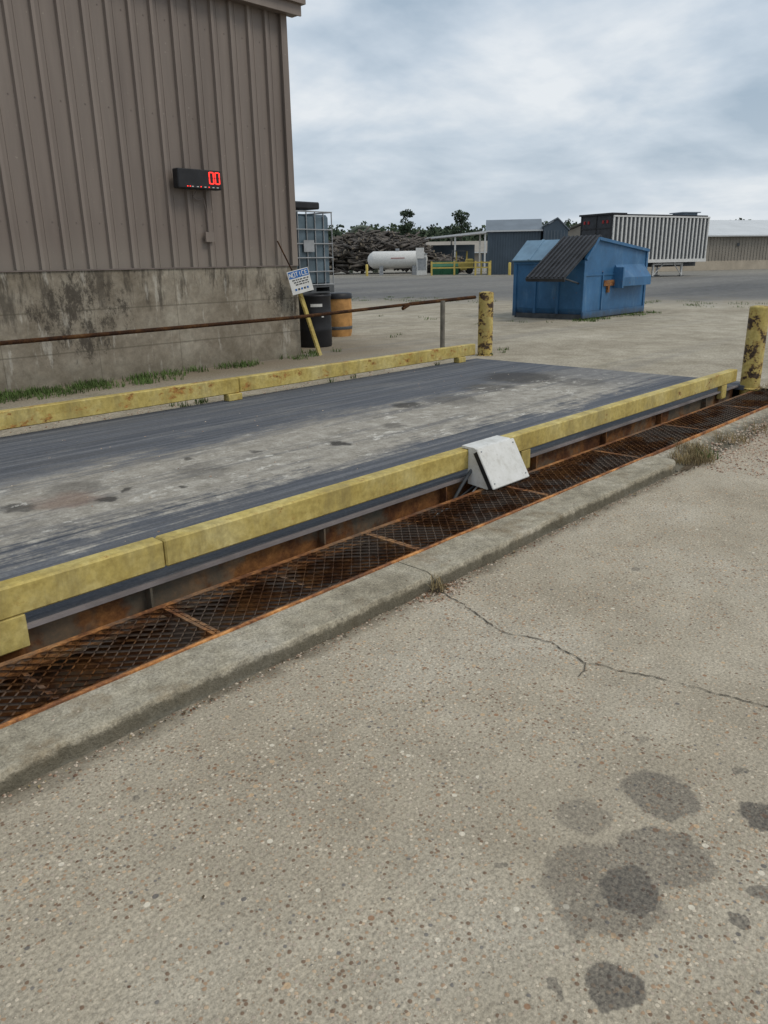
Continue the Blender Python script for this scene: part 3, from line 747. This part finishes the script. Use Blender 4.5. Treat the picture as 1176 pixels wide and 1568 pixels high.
dumpster()

# ---------------------------------------------------------------- far yard
def log_pile():
    b = B('log_pile')
    def hgt(r):
        return 1.0+4.1*max(0, 1-abs(r+2.0)/8)**.55+ (1.6*max(0, 1-abs(r-4.8)/5.5)**.8)
    for i in range(1700):
        r = random.uniform(-8.5, 9.2); hh = hgt(r); d = 96+random.uniform(-4, 5)
        z = random.uniform(.02, 1)**.6*hh*(1-abs(d-97)/16)
        ang = random.gauss(0, .7); el = random.gauss(-.16 if r < -3 else .03, .28); L = random.uniform(.7, 2.3); q = random.uniform(.07, .19)
        dv = RH*(cos(ang)*cos(el))+FH*(sin(ang)*cos(el))+UP*sin(el)
        c = YP(r, d, z+.15)
        b.cyl(c-dv*L/2, c+dv*L/2, q, M['log'], q*random.uniform(.6, 1), n=6, capm=M['logend'])
    b.done()
log_pile()

def tank():
    b = B('propane_tank')
    F = YF(1.85, 84, 0)
    L, r, zc = 2.5, .85, 1.62
    prof = [(-L-.62, .02), (-L-.55, .35), (-L-.35, .62), (-L-.1, .79), (-L, r), (L, r), (L+.1, .79), (L+.35, .62), (L+.55, .35), (L+.62, .02)]
    n = 24; vs = []
    for (h, q) in prof:
        for i in range(n):
            t = 2*pi*i/n; vs.append(F @ Vector((h, q*cos(t), zc+q*sin(t))))
    b.add(vs, [(j*n+i, j*n+(i+1) % n, (j+1)*n+(i+1) % n, (j+1)*n+i) for j in range(len(prof)-1) for i in range(n)], M['white'], True)
    for x in (-1.7, 1.7): b.box(x-.2, x+.2, -.7, .7, .1, 1.0, M['gray'], F)
    b.cyl(F @ Vector((0, 0, zc+r)), F @ Vector((0, 0, zc+r+.25)), .2, M['gray'])
    b.box(-.7, .7, -.88, -.862, 1.75, 1.81, M['redlamp'], F)
    b.done()
    b = B('utility_cabinet'); F = YF(4.15, 80, .1)
    b.bbox(-.5, .5, -.35, .35, 0, 2.0, M['white'], .03, F); b.box(-.55, .55, -.4, .4, 2.0, 2.08, M['gray'], F); b.box(-.42, .42, -.37, -.355, .5, 1.7, M['gray'], F)
    b.box(-.6, .2, -.45, -.41, 1.6, 2.6, M['white'], F); b.done()
    b = B('green_dumpster'); F = YF(6.6, 82, .1)
    m4 = F @ frame((-1.3, 0, 0), (0, 1, 0), (0, 0, 1), (1, 0, 0))
    b.prism([(-.7, 0), (-.8, .8), (0, 1.25), (.8, 1.25), (.8, 0)], m4, 2.6, M['green'])
    for x in (-1.3, -.4, .5, 1.22): b.box(x, x+.08, -.86, -.7, .1, .8, M['green'], F)
    b.done()
    b = B('yellow_pipe_barrier')
    for (r0, r1, d) in ((5.0, 7.2, 78), (7.2, 9.8, 78), (9.0, 10.4, 76)):
        F = YF(r0, d, .1); w = r1-r0
        for z in (.7, 1.15): b.box(0, w, -.06, .06, z-.06, z+.06, M['eqyel'], F)
        for x in (0, w): b.box(x-.08, x+.08, -.08, .08, 0, 1.3, M['eqyel'], F)
    b.done()
    b = B('yellow_forklift'); F = YF(8.6, 84, .1)
    b.bbox(-.9, .9, -.5, .5, .35, 1.2, M['eqyel'], .08, F); b.bbox(.3, 1.1, -.48, .48, .5, 1.5, M['eqyel'], .1, F)
    for x, z in ((-.6, .35), (.7, .35)):
        for yy in (-.6, .45): b.cyl(F @ Vector((x, yy, z)), F @ Vector((x, yy+.16, z)), .34, M['tyre'])
    for x in (-.7, .4):
        for yy in (-.42, .38): b.box(x, x+.07, yy, yy+.06, 1.2, 2.25, M['eqyel'], F)
    b.box(-.8, .6, -.5, .5, 2.25, 2.33, M['dkgray'], F)
    for yy in (-.3, .25): b.box(-1.1, -1.0, yy, yy+.08, .1, 2.4, M['dkgray'], F); b.box(-2.0, -1.0, yy, yy+.1, .1, .16, M['dkgray'], F)
    b.done()
    for r, d in ((-1.3, 81), (11.9, 74), (10.3, 76)):
        b = B('yellow_bollard'); b.lathe(tuple(YP(r, d, 0)), [(.13, 0), (.13, 1.15), (.08, 1.22), (.001, 1.24)], M['eqyel'], 16); b.done()
tank()

def shelters():
    root = empty('storage_shed')
    b = B('walls')
    ax = (RH*cos(radians(-8))+FH*sin(radians(-8))).normalized(); ay = UP.cross(ax)
    S = frame(YP(10.2, 77, .1), ax, ay, UP)
    L, D, ze, zr = 4.9, 6.5, 4.0, 5.0
    n = 20
    for i in range(n):
        x = i*L/n; b.quad(S @ Vector((x, 0, 0)), S @ Vector((x+L/n*.75, 0, 0)), S @ Vector((x+L/n*.75, 0, ze)), S @ Vector((x, 0, ze)), M['shed'])
        b.quad(S @ Vector((x+L/n*.75, 0, 0)), S @ Vector((x+L/n, -.05, 0)), S @ Vector((x+L/n, -.05, ze)), S @ Vector((x+L/n*.75, 0, ze)), M['shed'])
        b.quad(S @ Vector((x+L/n, -.05, 0)), S @ Vector((x+L/n, 0, 0)), S @ Vector((x+L/n, 0, ze)), S @ Vector((x+L/n, -.05, ze)), M['shed'])
    b.add([S @ Vector(q) for q in ((L, 0, 0), (L, D, 0), (L, D, ze), (L, D/2, zr), (L, 0, ze))], [(0, 1, 2, 3, 4)], M['shed'])
    b.add([S @ Vector(q) for q in ((0, 0, 0), (0, D, 0), (0, D, ze), (0, D/2, zr), (0, 0, ze))], [(0, 1, 2, 3, 4)], M['shed'])
    b.quad(S @ Vector((0, D, 0)), S @ Vector((L, D, 0)), S @ Vector((L, D, ze)), S @ Vector((0, D, ze)), M['shed'])
    b.done(root)
    b = B('roof_sheet')
    b.quad(S @ Vector((-.2, -.25, ze-.03)), S @ Vector((L+.2, -.25, ze-.03)), S @ Vector((L+.2, D/2, zr+.06)), S @ Vector((-.2, D/2, zr+.06)), M['shedroof'])
    b.quad(S @ Vector((-.2, D+.25, ze-.03)), S @ Vector((L+.2, D+.25, ze-.03)), S @ Vector((L+.2, D/2, zr+.06)), S @ Vector((-.2, D/2, zr+.06)), M['shedroof'])
    b.box(-.2, L+.2, -.28, -.25, ze-.15, ze-.02, M['whiteroof'], S)
    b.done(root)
    b = B('metal_shed'); S = frame(YP(15.2, 75.6, .1), ax, ay, UP)
    m4 = S @ frame((0, 0, 0), (1, 0, 0), (0, 0, 1), (0, 1, 0))
    b.prism([(0, 0), (2.2, 0), (2.2, 3.9), (1.2, 4.85), (0, 4.2)], m4, 5, M['shed'])
    m5 = S @ frame((0, -.15, 0), (1, 0, 0), (0, 0, 1), (0, 1, 0))
    b.prism([(-.1, 4.2), (1.2, 4.88), (2.35, 3.80), (2.35, 3.92), (1.2, 5.0), (-.1, 4.32)], m5, 5.3, M['shedroof'])
    for k in range(7): b.box(.1+k*.29, .15+k*.29, -.05, -.002, 0, 3.85, M['shedroof'], S)
    b.done()
    b = B('open_canopy'); F = YF(5.5, 98, .1)
    for x in (0, 3.6, 7.2):
        for yy in (0, 5): b.box(x-.1, x+.1, yy-.1, yy+.1, 0, 3.9+x*.07, M['white'], F)
    m4 = F @ frame((0, -.4, 0), (1, 0, 0), (0, 0, 1), (0, 1, 0))
    b.prism([(-.6, 3.75), (7.8, 4.45), (7.8, 4.70), (-.6, 3.93)], m4, 6, M['whiteroof'])
    b.box(1.0, 6.5, 4.6, 4.8, .2, 3.2, M['shed'], F); b.box(3.0, 4.4, 1.5, 2.8, 0, 1.9, M['gray'], F); b.done()
    b = B('long_low_warehouse'); F = YF(-1, 135, .1)
    m4 = F @ frame((0, 0, 0), (0, 1, 0), (0, 0, 1), (1, 0, 0))
    b.prism([(0, 0), (18, 0), (18, 2.6), (9, 4.4), (0, 2.6)], m4, 26, M['tanwall'])
    b.quad(F @ Vector((-.3, -.5, 2.55)), F @ Vector((26.3, -.5, 2.55)), F @ Vector((26.3, 9, 4.5)), F @ Vector((-.3, 9, 4.5)), M['tanwall'])
    b.box(-.3, 26.3, -.52, -.5, 2.4, 2.6, M['whiteroof'], F)
    b.box(10, 14, -.03, -.002, 0, 2.2, M['shed'], F); b.box(18, 21, -.03, -.002, 0, 2.2, M['shed'], F)
    b.done()
    b = B('blower_duct'); F = YF(-2.2, 104, .1)
    pts = [F @ Vector((1.5*cos(t*pi/10), 0, 4.3+1.25*sin(t*pi/10))) for t in range(11)]
    b.tube([F @ Vector((1.5, 0, 0))]+pts+[F @ Vector((-1.5, 0, 0))], .26, M['archgreen'], 10)
    pts = [F @ Vector((.9+.9*cos(t*pi/10), -1, 4.4+.7*sin(t*pi/10))) for t in range(11)]
    b.tube([F @ Vector((1.8, -1, 0))]+pts+[F @ Vector((0, -1, 0))], .24, M['archgreen'], 10)
    b.done()
    root = empty('white_roof_warehouse')
    bx = (RH*cos(radians(18))+FH*sin(radians(18))).normalized(); by = UP.cross(bx)
    S = frame(YP(26, 80, .1), bx, by, UP)
    b = B('walls'); L = 60; WD = 20; zr = 5.3
    b.box(0, L, 0, WD, 0, .9, M['tanband'], S)
    n = 150
    for i in range(n):
        x = i*L/n; w = L/n
        b.quad(S @ Vector((x, .02, .9)), S @ Vector((x+w*.8, .02, .9)), S @ Vector((x+w*.8, .02, 3.4)), S @ Vector((x, .02, 3.4)), M['tanwall'])
        b.quad(S @ Vector((x+w*.8, -.03, .9)), S @ Vector((x+w, -.03, .9)), S @ Vector((x+w, -.03, 3.4)), S @ Vector((x+w*.8, -.03, 3.4)), M['tanwall'])
    m4 = S @ frame((0.02, 0, 0), (0, 1, 0), (0, 0, 1), (1, 0, 0))
    b.prism([(.05, .9), (WD, .9), (WD, 3.3), (WD/2, zr-.2), (.05, 3.3)], m4, L-.1, M['tanwall'])
    b.done(root)
    b = B('roof_sheet')
    b.quad(S @ Vector((-.4, -.5, 3.35)), S @ Vector((L+.4, -.5, 3.35)), S @ Vector((L+.4, WD/2, zr)), S @ Vector((-.4, WD/2, zr)), M['whiteroof'])
    b.quad(S @ Vector((-.4, WD+.5, 3.35)), S @ Vector((L+.4, WD+.5, 3.35)), S @ Vector((L+.4, WD/2, zr)), S @ Vector((-.4, WD/2, zr)), M['whiteroof'])
    b.box(-.4, L+.4, -.53, -.5, 3.23, 3.36, M['whiteroof'], S)
    b.box(11.5, 13.3, WD/2-1, WD/2+1, zr-.3, zr+.7, M['shed'], S); b.box(11.2, 13.6, WD/2-1.2, WD/2+1.2, zr+.7, zr+.8, M['shedroof'], S)
    b.box(11.2, 11.5, -.1, -.04, 2.3, 2.6, M['dkgray'], S)
    b.done(root)
shelters()

def trailer():
    b = B('chip_trailer')
    a = (RH*.87+FH*.49).normalized(); lt = UP.cross(a)
    O = YP(15.95, 56.0, 0.1)
    S = frame(O, a, lt, UP); L, W, z0, z1 = 9.7, 3.0, 1.15, 4.15
    b.box(0, L, 0, W, z0, z1, M['dkgray'], S)
    n = 24
    for i in range(n+1):
        x = i*(L-.13)/n; b.box(x, x+.125, -.09, -.002, z0+.08, z1-.1, M['white'], S)
    b.box(-.02, L+.02, -.11, -.001, z1-.1, z1+.0, M['white'], S); b.box(-.02, L+.02, -.11, -.001, z0-.14, z0+.08, M['white'], S)
    b.box(0, L, .8, 1.0, z0-.45, z0-.001, M['dkgray'], S); b.box(0, L, W-1.0, W-.8, z0-.45, z0-.001, M['dkgray'], S)
    b.box(-.06, -.002, 0, W, z0, z1+.1, M['blackmat'], S)
    for y in (.0, W/2-.06, W-.1): b.box(-.1, -.061, y, y+.1, z0, z1+.1, M['black'], S)
    for z in (z0+.1, 3.3): b.box(-.1, -.061, .11, W-.11, z, z+.08, M['black'], S)
    for y in (.35, .75, W-.85, W-.45): b.box(-.12, -.062, y, y+.14, 3.65, 3.85, M['redlamp'], S)
    b.box(-.2, 1.2, -.1, W+.1, z1+.04, z1+.16, M['black'], S)
    b.box(1.2, L, .1, W-.1, z1+.001, z1+.10, M['black'], S)
    for x in (1.4, 2.6):
        for y in (.05, W-.35): b.cyl(S @ Vector((x, y, .5)), S @ Vector((x, y+.3, .5)), .5, M['tyre'], n=20); b.cyl(S @ Vector((x, y-.01, .5)), S @ Vector((x, y, .5)), .22, M['gray'], n=14)
    for x in (4.6, 7.6):
        for y in (.3, W-.4): b.box(x, x+.14, y, y+.12, 0, z0-.2, M['white'], S); b.box(x-.12, x+.26, y-.1, y+.22, 0, .06, M['dkgray'], S)
    b.box(4.6, 7.74, .32, .40, z0-.32, z0-.2, M['white'], S)
    b.cyl(S @ Vector((4.7, .3, .15)), S @ Vector((5.7, .3, z0-.2)), .04, M['white'], n=6); b.cyl(S @ Vector((7.6, .3, .15)), S @ Vector((6.7, .3, z0-.2)), .04, M['white'], n=6)
    b.done()
trailer()

def trees():
    b = B('distant_tree_line')
    def crown(b, c, rx, rz, n, ls):
        for i in range(n):
            while True:
                u = Vector((random.uniform(-1, 1), random.uniform(-1, 1), random.uniform(-1, 1)))
                if .25 < u.length < 1: break
            p = c+Vector((u.x*rx, u.y*rx, u.z*rz)); q = Vector([random.gauss(0, 1) for _ in range(3)]).normalized()
            a = q.orthogonal().normalized()*ls*random.uniform(.5, 1.2); e = q.cross(a).normalized()*ls*random.uniform(.5, 1.1)
            b.add([p-a, p-e*.8, p+a, p+e], [(0, 1, 2, 3)], M['leaf2'] if u.z > .1 and random.random() < .7 else M['leaf1'])
    for i in range(190):
        r = -32+i*.9+random.uniform(-1, 1); d = random.uniform(228, 262)
        h = random.uniform(9.6, 12.8)
        base = YP(r, d, .1)
        b.cyl(base, base+UP*h*.6, .35, M['bark'], .15, n=5, cap=False)
        for k in range(3):
            c = base+Vector((random.uniform(-1.8, 1.8), random.uniform(-1.8, 1.8), h*random.uniform(.5, .78)))
            crown(b, c, random.uniform(2.0, 3.2), h*random.uniform(.18, .26), 65, .6)
        crown(b, base+UP*3.6, 3.0, 3.4, 60, 1.0)
    b.done()
    for (r, d, h) in ((7.0, 215, 13.2), (21.5, 215, 13.2)):
        b = B('tree'); base = YP(r, d, .1)
        b.cyl(base, base+UP*h*.9, .3, M['bark'], .08, n=6)
        for k in range(16):
            a = random.uniform(0, 6.3); z = h*random.uniform(.5, .97); q = base+UP*z; e = q+Vector((cos(a), sin(a), .4))*random.uniform(.6, 2.3)*(1.25-z/h*.6)
            b.cyl(q-UP*.8, e, .08, M['bark'], .03, n=4); crown(b, e, 1.2, .8, 55, .32)
        b.done()
trees()

# ---------------------------------------------------------------- grass, weeds, gravel
def blades(name, spots, m, hmin, hmax, w=.006):
    b = B(name)
    for (x, y, z, rad, n) in spots:
        for i in range(n):
            a = random.uniform(0, 2*pi); q = rad*sqrt(random.random()); px, py = x+q*cos(a), y+q*sin(a)
            h = random.uniform(hmin, hmax); la = random.uniform(0, 2*pi); ln = h*random.uniform(.15, .9)
            sx, sy = -sin(la)*w, cos(la)*w; ux, uy = cos(la), sin(la)
            b.add([(px-sx, py-sy, z), (px+sx, py+sy, z), (px+ux*ln*.4+sx*.7, py+uy*ln*.4+sy*.7, z+h*.6), (px+ux*ln*.4-sx*.7, py+uy*ln*.4-sy*.7, z+h*.6), (px+ux*ln, py+uy*ln, z+h)],
                  [(0, 1, 2, 3), (3, 2, 4)], m)
    return b.done()
sp = []
for i in range(130):
    x = random.uniform(-3, 8.3)
    if sin(x*2.3)+sin(x*5.7) > -.8: sp.append((x, 9.50+random.uniform(-.22, .08), .1, .12, 30))
for i in range(50):
    x = random.uniform(3.0, 5.6); sp.append((x, random.uniform(9.0, 9.5), .1, .15, 36))
for i in range(8): sp.append((random.uniform(8.0, 9.2), random.uniform(9.4, 10), .1, .1, 26))
for i in range(6): sp.append((random.uniform(4.3, 4.8), random.uniform(7.05, 7.3), .1, .07, 16))
for i in range(3): sp.append((random.uniform(5.5, 9.3), random.uniform(7.05, 7.2), .1, .04, 10))
blades('grass', sp, M['grassg'], .02, .095, .005)
sp = []
for i in range(130):
    t = random.random()
    x = 22+random.uniform(-1.6, 1.6)-6*(t-.5)*.6; y = 4+22*t
    sp.append((x+2.0, y, .1, .25, 16))
for i in range(30): sp.append((17+random.uniform(-.4, 3.8), 9.55+random.uniform(-.4, .1), .1, .2, 24))
for i in range(7): sp.append((random.uniform(9.6, 11), random.uniform(7.2, 7.6), .1, .06, 12))
for i in range(14): sp.append((random.uniform(10, 17), random.uniform(7.5, 16), .1, .10, 8))
blades('grass_tufts', sp, M['grassg'], .02, .07, .007)
blades('dry_weeds', [(5.95, 2.26, .02, .16, 420), (6.15, 2.36, .04, .14, 260), (5.8, 2.32, .02, .08, 160), (6.7, 2.25, .04, .15, 120), (7.4, 2.15, .03, .25, 160), (8.2, 2.1, .03, .3, 180), (2.72, 2.22, .0, .05, 60), (9.3, 2.7, .1, .2, 120)], M['grassd'], .02, .10, .0025)
blades('green_weeds', [(8.3, 2.05, .02, .35, 260), (7.6, 1.95, .01, .25, 90), (6.1, 2.2, .02, .1, 60)], M['grassg'], .02, .08, .004)

def stones(name, pts, m):
    b = B(name)
    for (x, y, z, s) in pts:
        a = random.uniform(0, pi); ca, sa = cos(a), sin(a); sx, sy, sz = s*random.uniform(.7, 1.3), s*random.uniform(.6, 1), s*random.uniform(.4, .7)
        raw = [(1, 0, 0), (.4, .9, .1), (-.6, .7, 0), (-1, -.1, .1), (-.3, -.9, 0), (.7, -.6, .1), (.2, .1, 1), (-.2, -.1, 1)]
        vs = [(x+(p[0]*sx*ca-p[1]*sy*sa), y+(p[0]*sx*sa+p[1]*sy*ca), z+p[2]*sz) for p in raw]
        b.add(vs, [(0, 1, 6), (1, 2, 6), (2, 7, 6), (2, 3, 7), (3, 4, 7), (4, 5, 7), (5, 6, 7), (5, 0, 6)], m)
    return b.done()
pts = []
for i in range(520): pts.append((random.uniform(.2, 6), random.uniform(.2, 2.2), .001, random.uniform(.0015, .006)))
for i in range(900):
    x = random.uniform(-.5, 6.3); pts.append((x, 2.235-abs(random.gauss(0, .035)), .001, random.uniform(.002, .009)))
for i in range(3600):
    x = random.uniform(5.8, 10.5); y = random.triangular(1.5, 2.47, 2.25); pts.append((x, y, max(.0, (y-2.2)*.25), random.uniform(.005, .018)))
for i in range(350): pts.append((random.gauss(2.72, .09), random.gauss(2.19, .04), .001, random.uniform(.003, .010)))
for i in range(260): pts.append((random.uniform(-1, 6), random.uniform(2.27, 2.47), .078, random.uniform(.002, .006)))
for i in range(300): pts.append((random.uniform(2, 9), random.uniform(7.0, 7.4), .1, random.uniform(.006, .02)))
for i in range(160): pts.append((random.uniform(.5, 9), random.uniform(3.3, 6.8), .14, random.uniform(.003, .010)))
stones('loose_gravel', pts, M['gravel'])
b = B('dirt_debris')
for (cx, cy, rx, ry, hh) in ((2.72, 2.205, .10, .035, .012), (5.95, 2.24, .4, .08, .03)):
    n = 60; vs = [(cx, cy, hh)]
    for i in range(n):
        a = 2*pi*i/n; k = random.uniform(.5, 1.15); vs.append((cx+rx*k*cos(a), cy+ry*k*sin(a), .002))
    b.add(vs, [(0, 1+i, 1+(i+1) % n) for i in range(n)], M['dirt'], True)
b.done()
b = B('dead_leaves')
lp = [(random.gauss(1.25, .12), 2.21-abs(random.gauss(0, .012))) for i in range(26)]+[(random.uniform(-.4, 6), 2.215-abs(random.gauss(0, .015))) for i in range(120)]+[(random.gauss(2.72, .07), random.gauss(2.2, .03)) for i in range(90)]+[(random.uniform(.3, 4), random.uniform(.3, 2)) for i in range(14)]
for (x, y) in lp:
    a = random.uniform(0, 6.3); s = random.uniform(.004, .011); z = .003+random.uniform(0, .006)
    b.add([(x+s*cos(a), y+s*sin(a), z), (x-s*.5*sin(a), y+s*.5*cos(a), z+.004), (x-s*cos(a), y-s*sin(a), z), (x+s*.5*sin(a), y-s*.5*cos(a), z+.002)], [(0, 1, 2, 3)], random.choice((M['rustedge'], M['dirt'], M['dirt'], M['grassd'])))
b.done()

# ---------------------------------------------------------------- world, sun, camera
w = bpy.data.worlds.new('World'); scene.world = w; w.use_nodes = True; nt = w.node_tree; nt.nodes.clear()
def W(t): return nt.nodes.new(t)
out = W('ShaderNodeOutputWorld'); bg1 = W('ShaderNodeBackground'); bg2 = W('ShaderNodeBackground'); mx = W('ShaderNodeMixShader')
sky = W('ShaderNodeTexSky'); sky.sky_type = 'NISHITA'; sky.sun_disc = False
EL, AZ = radians(52), radians(155)
sky.sun_elevation = EL; sky.sun_rotation = AZ; sky.air_density = 1.5; sky.dust_density = 3
nt.links.new(sky.outputs[0], bg1.inputs[0]); bg1.inputs[1].default_value = 0.10
tc = W('ShaderNodeTexCoord'); sp_ = W('ShaderNodeSeparateXYZ'); nt.links.new(tc.outputs['Generated'], sp_.inputs[0])
mz = W('ShaderNodeMath'); mz.operation = 'ADD'; mz.inputs[1].default_value = .24
ab = W('ShaderNodeMath'); ab.operation = 'ABSOLUTE'; nt.links.new(sp_.outputs[2], ab.inputs[0]); nt.links.new(ab.outputs[0], mz.inputs[0])
dv = W('ShaderNodeVectorMath'); dv.operation = 'DIVIDE'; cb = W('ShaderNodeCombineXYZ')
for i in range(3): nt.links.new(mz.outputs[0], cb.inputs[i])
nt.links.new(tc.outputs['Generated'], dv.inputs[0]); nt.links.new(cb.outputs[0], dv.inputs[1])
n1 = W('ShaderNodeTexNoise'); n1.inputs['Scale'].default_value = 1.9; n1.inputs['Detail'].default_value = 6; n1.inputs['Roughness'].default_value = .52; n1.inputs['Distortion'].default_value = .15
nt.links.new(dv.outputs[0], n1.inputs['Vector'])
rp = W('ShaderNodeValToRGB'); e = rp.color_ramp.elements
e[0].position = .34; e[0].color = (.40, .50, .61, 1); e[1].position = .64; e[1].color = (.84, .88, .92, 1); k = e.new(.49); k.color = (.59, .675, .77, 1)
nt.links.new(n1.outputs['Fac'], rp.inputs[0])
hz = W('ShaderNodeMapRange'); hz.inputs[1].default_value = 0.0; hz.inputs[2].default_value = .16; hz.inputs[3].default_value = .5; hz.inputs[4].default_value = 0; nt.links.new(ab.outputs[0], hz.inputs[0])
mc = W('ShaderNodeMix'); mc.data_type = 'RGBA'; nt.links.new(hz.outputs[0], mc.inputs[0]); nt.links.new(rp.outputs[0], mc.inputs[6]); mc.inputs[7].default_value = (.76, .83, .90, 1)
nt.links.new(mc.outputs[2], bg2.inputs[0]); bg2.inputs[1].default_value = 1.0
mx.inputs[0].default_value = .90
nt.links.new(bg1.outputs[0], mx.inputs[1]); nt.links.new(bg2.outputs[0], mx.inputs[2]); nt.links.new(mx.outputs[0], out.inputs[0])

sl = bpy.data.lights.new('sun', 'SUN'); sl.energy = 1.35; sl.angle = radians(22); sl.color = (1, .93, .82)
so = bpy.data.objects.new('sun', sl); COL.objects.link(so)
sd = Vector((cos(EL)*sin(AZ), cos(EL)*cos(AZ), sin(EL)))
so.rotation_euler = sd.to_track_quat('Z', 'Y').to_euler()

cd = bpy.data.cameras.new('camera'); co = bpy.data.objects.new('camera', cd); COL.objects.link(co); scene.camera = co
F = Vector((0.6913, 0.6526, -0.3102)).normalized(); R = Vector((0.6826, -0.7306, -0.0158)).normalized(); U = R.cross(F).normalized()
co.matrix_world = frame((0, 0, 1.55), R, U, -F)
cd.sensor_fit = 'HORIZONTAL'; cd.sensor_width = 36; cd.lens = 36*1179.3/1176; cd.clip_end = 6000; cd.clip_start = .05
scene.view_settings.view_transform = 'Standard'; scene.view_settings.look = 'None'; scene.view_settings.exposure = 0
